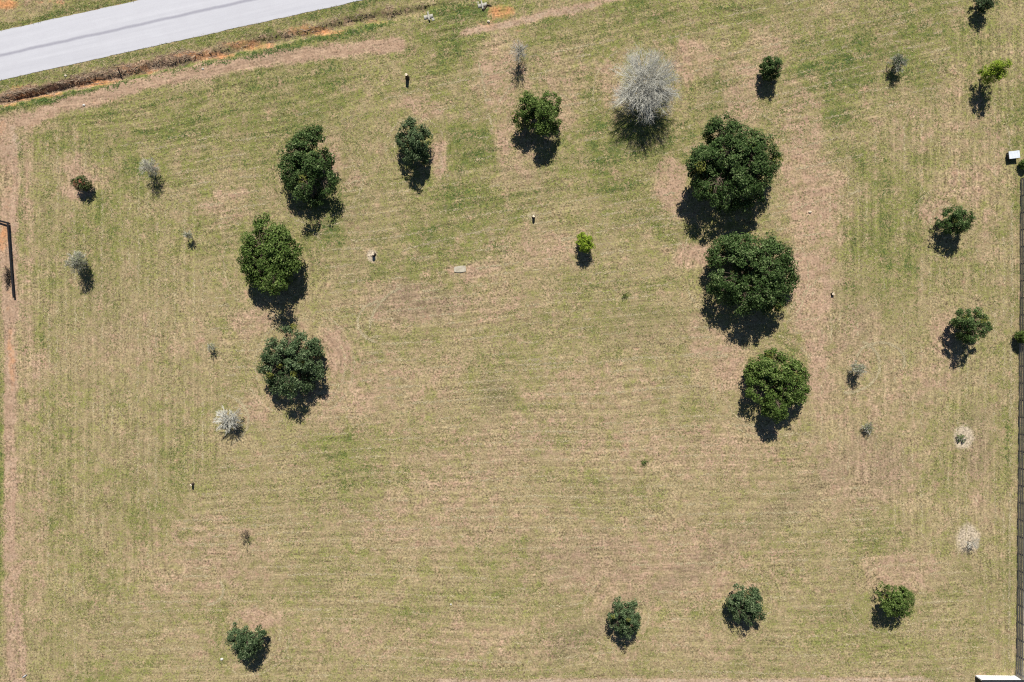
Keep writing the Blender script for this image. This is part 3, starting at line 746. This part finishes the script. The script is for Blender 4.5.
# flat concrete slab in the middle of the field
def slab():
    x,y = float(wx(460)),float(wy(269))
    out = np.array([[-.86,-.36],[-.82,.30],[-.35,.42],[.3,.47],[.84,.40],[.88,-.05],[.8,-.42],[.1,-.5],[-.5,-.47]])
    n = len(out); V = np.r_[np.c_[out,np.full(n,-.15)], np.c_[out,np.full(n,.07)], np.c_[out*.96,np.full(n,.09)]]
    F = [[i,(i+1)%n,n+(i+1)%n,n+i] for i in range(n)] + [[n+i,n+(i+1)%n,2*n+(i+1)%n,2*n+i] for i in range(n)]
    me = bpy.data.meshes.new('concrete_slab'); me.from_pydata(V.tolist(), [], F+[list(range(2*n,3*n))]); me.materials.append(M['slab'])
    tag(obj('concrete_slab', me, None, (x,y,zat(x,y)+.02),(0,0,.06)), 'pale flat concrete slab lying in the grass left of centre', 'slab')
slab()

# leaning stake in the ditch
def stake():
    x,y = float(wx(119)),float(wy(75)); z = zat(x,y)
    t = thing('leaning_stake','thin dark leaning stake standing in the ditch beside the road','stake',(x,y,z-.05))
    V,F = tubes([[0,0,0,.15,.35,.75,.10,.09],[.15,.35,.75,.35,.75,1.5,.09,.06]],6); obj('pole',mesh_np('pole',V,F,M['dark_bark'],True),t)
    V,F = tubes([[.1,.25,.55,.65,.35,.8,.03,.02],[.65,.35,.8,.95,.55,.9,.02,.012],[.2,.45,.95,-.1,.75,1.2,.02,.01]],5); obj('side_branch',mesh_np('side_branch',V,F,M['dark_bark'],True),t)
stake()

# broken white stake at the bottom left
def white_stake():
    x,y = float(wx(25)),float(wy(676)); z = zat(x,y)
    t = thing('broken_stake','short broken white stake by the track at the bottom left corner','stake',(x,y,z-.03))
    V,F = tubes([[0,0,0,.0,.02,.55,.07,.06]],6); obj('post',mesh_np('post',V,F,M['white_plastic'],True),t)
    V,F = tubes([[-.35,-.22,.06,.25,.22,.16,.06,.06]],6); obj('fallen_piece',mesh_np('fallen_piece',V,F,M['white_plastic'],True),t)
white_stake()

# culverts at both ends of the grassed crossing
def culvert(label, px, py, rot, fallen):
    x,y = float(wx(px)),float(wy(py)); zz = -.44
    t = thing('culvert',label,'culvert',(x,y,zz),rot)
    n=14; a=np.linspace(0,2*math.pi,n,endpoint=False); V=[];
    for xx,rr in ((0,.36),(1.3,.36),(1.3,.28),(0,.28)): V.append(np.c_[np.full(n,xx), rr*np.cos(a), .3+rr*np.sin(a)])
    V=np.concatenate(V); F=[[k*n+j,k*n+(j+1)%n,((k+1)%4)*n+(j+1)%n,((k+1)%4)*n+j] for k in range(4) for j in range(n)]
    obj('pipe',mesh_np('pipe',V,np.array(F),M['dirty_concrete']),t)
    obj('headwall',box('headwall',(.5,.72,-.62,.62,.55,.78),M['dirty_concrete'],.03),t)
    V,F = tubes([[1.25,0,.3,.1,0,.3,.26,.26]],10); obj('dark_bore',mesh_np('dark_bore',V,F,M['dark_void']),t)
    obj('rubble',box('rubble',(-.15,.35,.2,.75,.2,.52),M['dirty_concrete'],.1),t)
    if fallen:
        V,F = tubes([[.6,-.75,.5,1.3,-.1,.55,.16,.12],[1.3,-.1,.55,1.9,-.35,.5,.12,.06]],6); obj('driftwood',mesh_np('driftwood',V,F,M['dark_bark'],True),t)
culvert('white concrete culvert mouth left of the green crossing by the road',433,16,math.atan(RS)+math.pi,False)
culvert('white concrete culvert mouth with dark driftwood beside orange soil',478,6.5,math.atan(RS),True)

# weathered board fence down the right edge
def board_fence():
    ya, yb = 179, 726
    fx = lambda py: 1016.2 + (682-py)*(5.2/502)
    p0 = np.array([wx(fx(ya)),wy(ya)]); p1 = np.array([wx(fx(yb)),wy(yb)]); d = p1-p0; ang = math.atan2(d[1],d[0])
    step = 17.0/PXM; n = int(np.linalg.norm(d)/step); u = d/np.linalg.norm(d)
    t = thing('board_fence','weathered grey board fence running down the right edge','fence',(float(p0[0]),float(p0[1]),0))
    post = box('post',(-.10,.10,-.10,.10,-.3,1.42),M['dark_bark'],.012)
    r = np.random.default_rng(4)
    rails = [box('rail',(0.006,step-.006,-.0175,.0175,-.12,.12),M['grey_rail'],.006) for _ in range(2)]
    cap = box('cap_board',(0.004,step-.004,-.05,.05,-.016,.016),M['grey_rail'],.005)
    zs = []
    for i in range(n+1):
        q = u*step*i; z = zat(p0[0]+q[0],p0[1]+q[1]); zs.append(z)
        obj('post',post,t,(q[0],q[1],z),(r.normal(0,.01),r.normal(0,.01),ang))
    for i in range(n):
        q = u*step*i; sl = -math.atan2(zs[i+1]-zs[i],step)
        nrm = np.array([u[1],-u[0]])*-.12
        for h in (.24,.57,.90,1.23):
            obj('rail',rails[i%2],t,(q[0]-nrm[0],q[1]-nrm[1],zs[i]+h+r.normal(0,.008)),(0,sl,ang))
        obj('cap_board',cap,t,(q[0],q[1],zs[i]+1.445),(0,sl,ang))
board_fence()

# low black rail fence at the left edge
def black_rail():
    hh = .42
    P = [base_of(-14,217,hh), base_of(7.5,223,hh), base_of(10.3,260,hh), base_of(13.3,297,hh)]
    P = [np.array([float(wx(a)),float(wy(b))]) for a,b in P]
    o = P[1]; z0 = zat(*o)
    t = thing('rail_fence','low black rail fence with a corner beside the dirt track at left','fence',(o[0],o[1],z0))
    post = box('post',(-.07,.07,-.07,.07,-.3,hh-.02),M['black_paint'],.01)
    for p in P: obj('post',post,t,(p[0]-o[0],p[1]-o[1],zat(*p)-z0))
    for a,b in ((0,1),(1,2),(2,3)):
        d = P[b]-P[a]; L = np.linalg.norm(d); an = math.atan2(d[1],d[0]); q = P[a]-o
        e = .11 if b!=2 else 0
        obj('top_rail',box('top_rail',(-.12 if a!=2 else .003,L+e if b==1 else L-(.003 if b==2 else -.1),-.13,.13,-.05,.05),M['black_paint'],.01),t,(q[0],q[1],hh+(.004 if a==0 else 0)),(0,0,an))
black_rail()
bare('brush_pile','low tangle of dark dead twigs beside the black rail fence',7.5,277,3,13,.22,'dark_bark',cat='brush',rz=.22,n_sub=40,twigs=4,seed=22,twig_len=.5,tw=.02)

# white-lidded box at the right edge
def lidded_box():
    hgt = .75; bx,by = base_of(1015,154.5,hgt); x,y = float(wx(bx)),float(wy(by)); z = zat(x,y)
    t = thing('utility_box','dark utility box with a white lid at the right edge','utility box',(x,y,z-.03),.12)
    obj('body',box('body',(-.68,.68,-.46,.46,-.1,.66),M['dark_metal'],.03),t)
    obj('lid',box('lid',(-.78,.78,-.54,.54,.665,.77),M['white_plastic'],.03),t)
    obj('door',box('door',(-.705,-.682,-.38,.38,.06,.6),M['dark_metal'],.006),t)
    obj('handle',box('handle',(-.735,-.707,.22,.27,.28,.44),M['white_metal'],.006),t)
lidded_box()

# white shed that the bottom right corner cuts off
def shed():
    x0,x1 = float(wx(975.5)),float(wx(1015)); y1 = float(wy(675.5)); w = x1-x0; dp = 3.6; hh = 1.55
    z = zat(x0,y1)
    t = thing('low_shed','low shed with a bright white front wall at the bottom right corner','shed',(x0,y1,z-.05))
    # front wall: corrugated sheet facing the field
    def ribbed(name, L, hgt, mat):
        n = int(L/.1); xs = np.linspace(0,L,n+1); ys = np.where(np.arange(n+1)%3==0, .025, 0)
        V = np.r_[np.c_[xs,ys,np.zeros(n+1)], np.c_[xs,ys,np.full(n+1,hgt)]]
        return mesh_np(name,V,np.array([[i,i+1,n+2+i,n+1+i] for i in range(n)])[:,::-1],mat)
    obj('front_wall',ribbed('front_wall',w,hh,M['white_metal']),t)
    obj('back_wall',ribbed('back_wall',w,hh-.4,M['white_metal']),t,(0,-dp,0))
    for xx in (.03,w-.03):
        V=np.array([[xx,0,.0],[xx,-dp,.0],[xx,-dp,hh-.4],[xx,0,hh]]); obj('side_wall',mesh_np('side_wall',V,np.array([[0,1,2,3]]),M['dark_metal']),t)
    for k in range(5):
        obj('side_trim',box('side_trim',(-.03,.02,-k*.85-.14,-k*.85-.04,0,hh-.16-.1*k),M['white_metal'],.005),t)
    V,F = box_arr(-.15,w+.15,-dp-.2,.12,0,.06); V[:,2] += hh + .02 + V[:,1]*.4/dp*1.0; obj('roof',mesh_np('roof',V,F,M['dark_metal']),t)
shed()

print('tris', sum(sum(len(p.vertices)-2 for p in o.data.polygons) if len(o.data.polygons)<5000 else len(o.data.loops)-2*len(o.data.polygons) for o in S.objects if o.type=='MESH'), 'objs', len(S.objects))
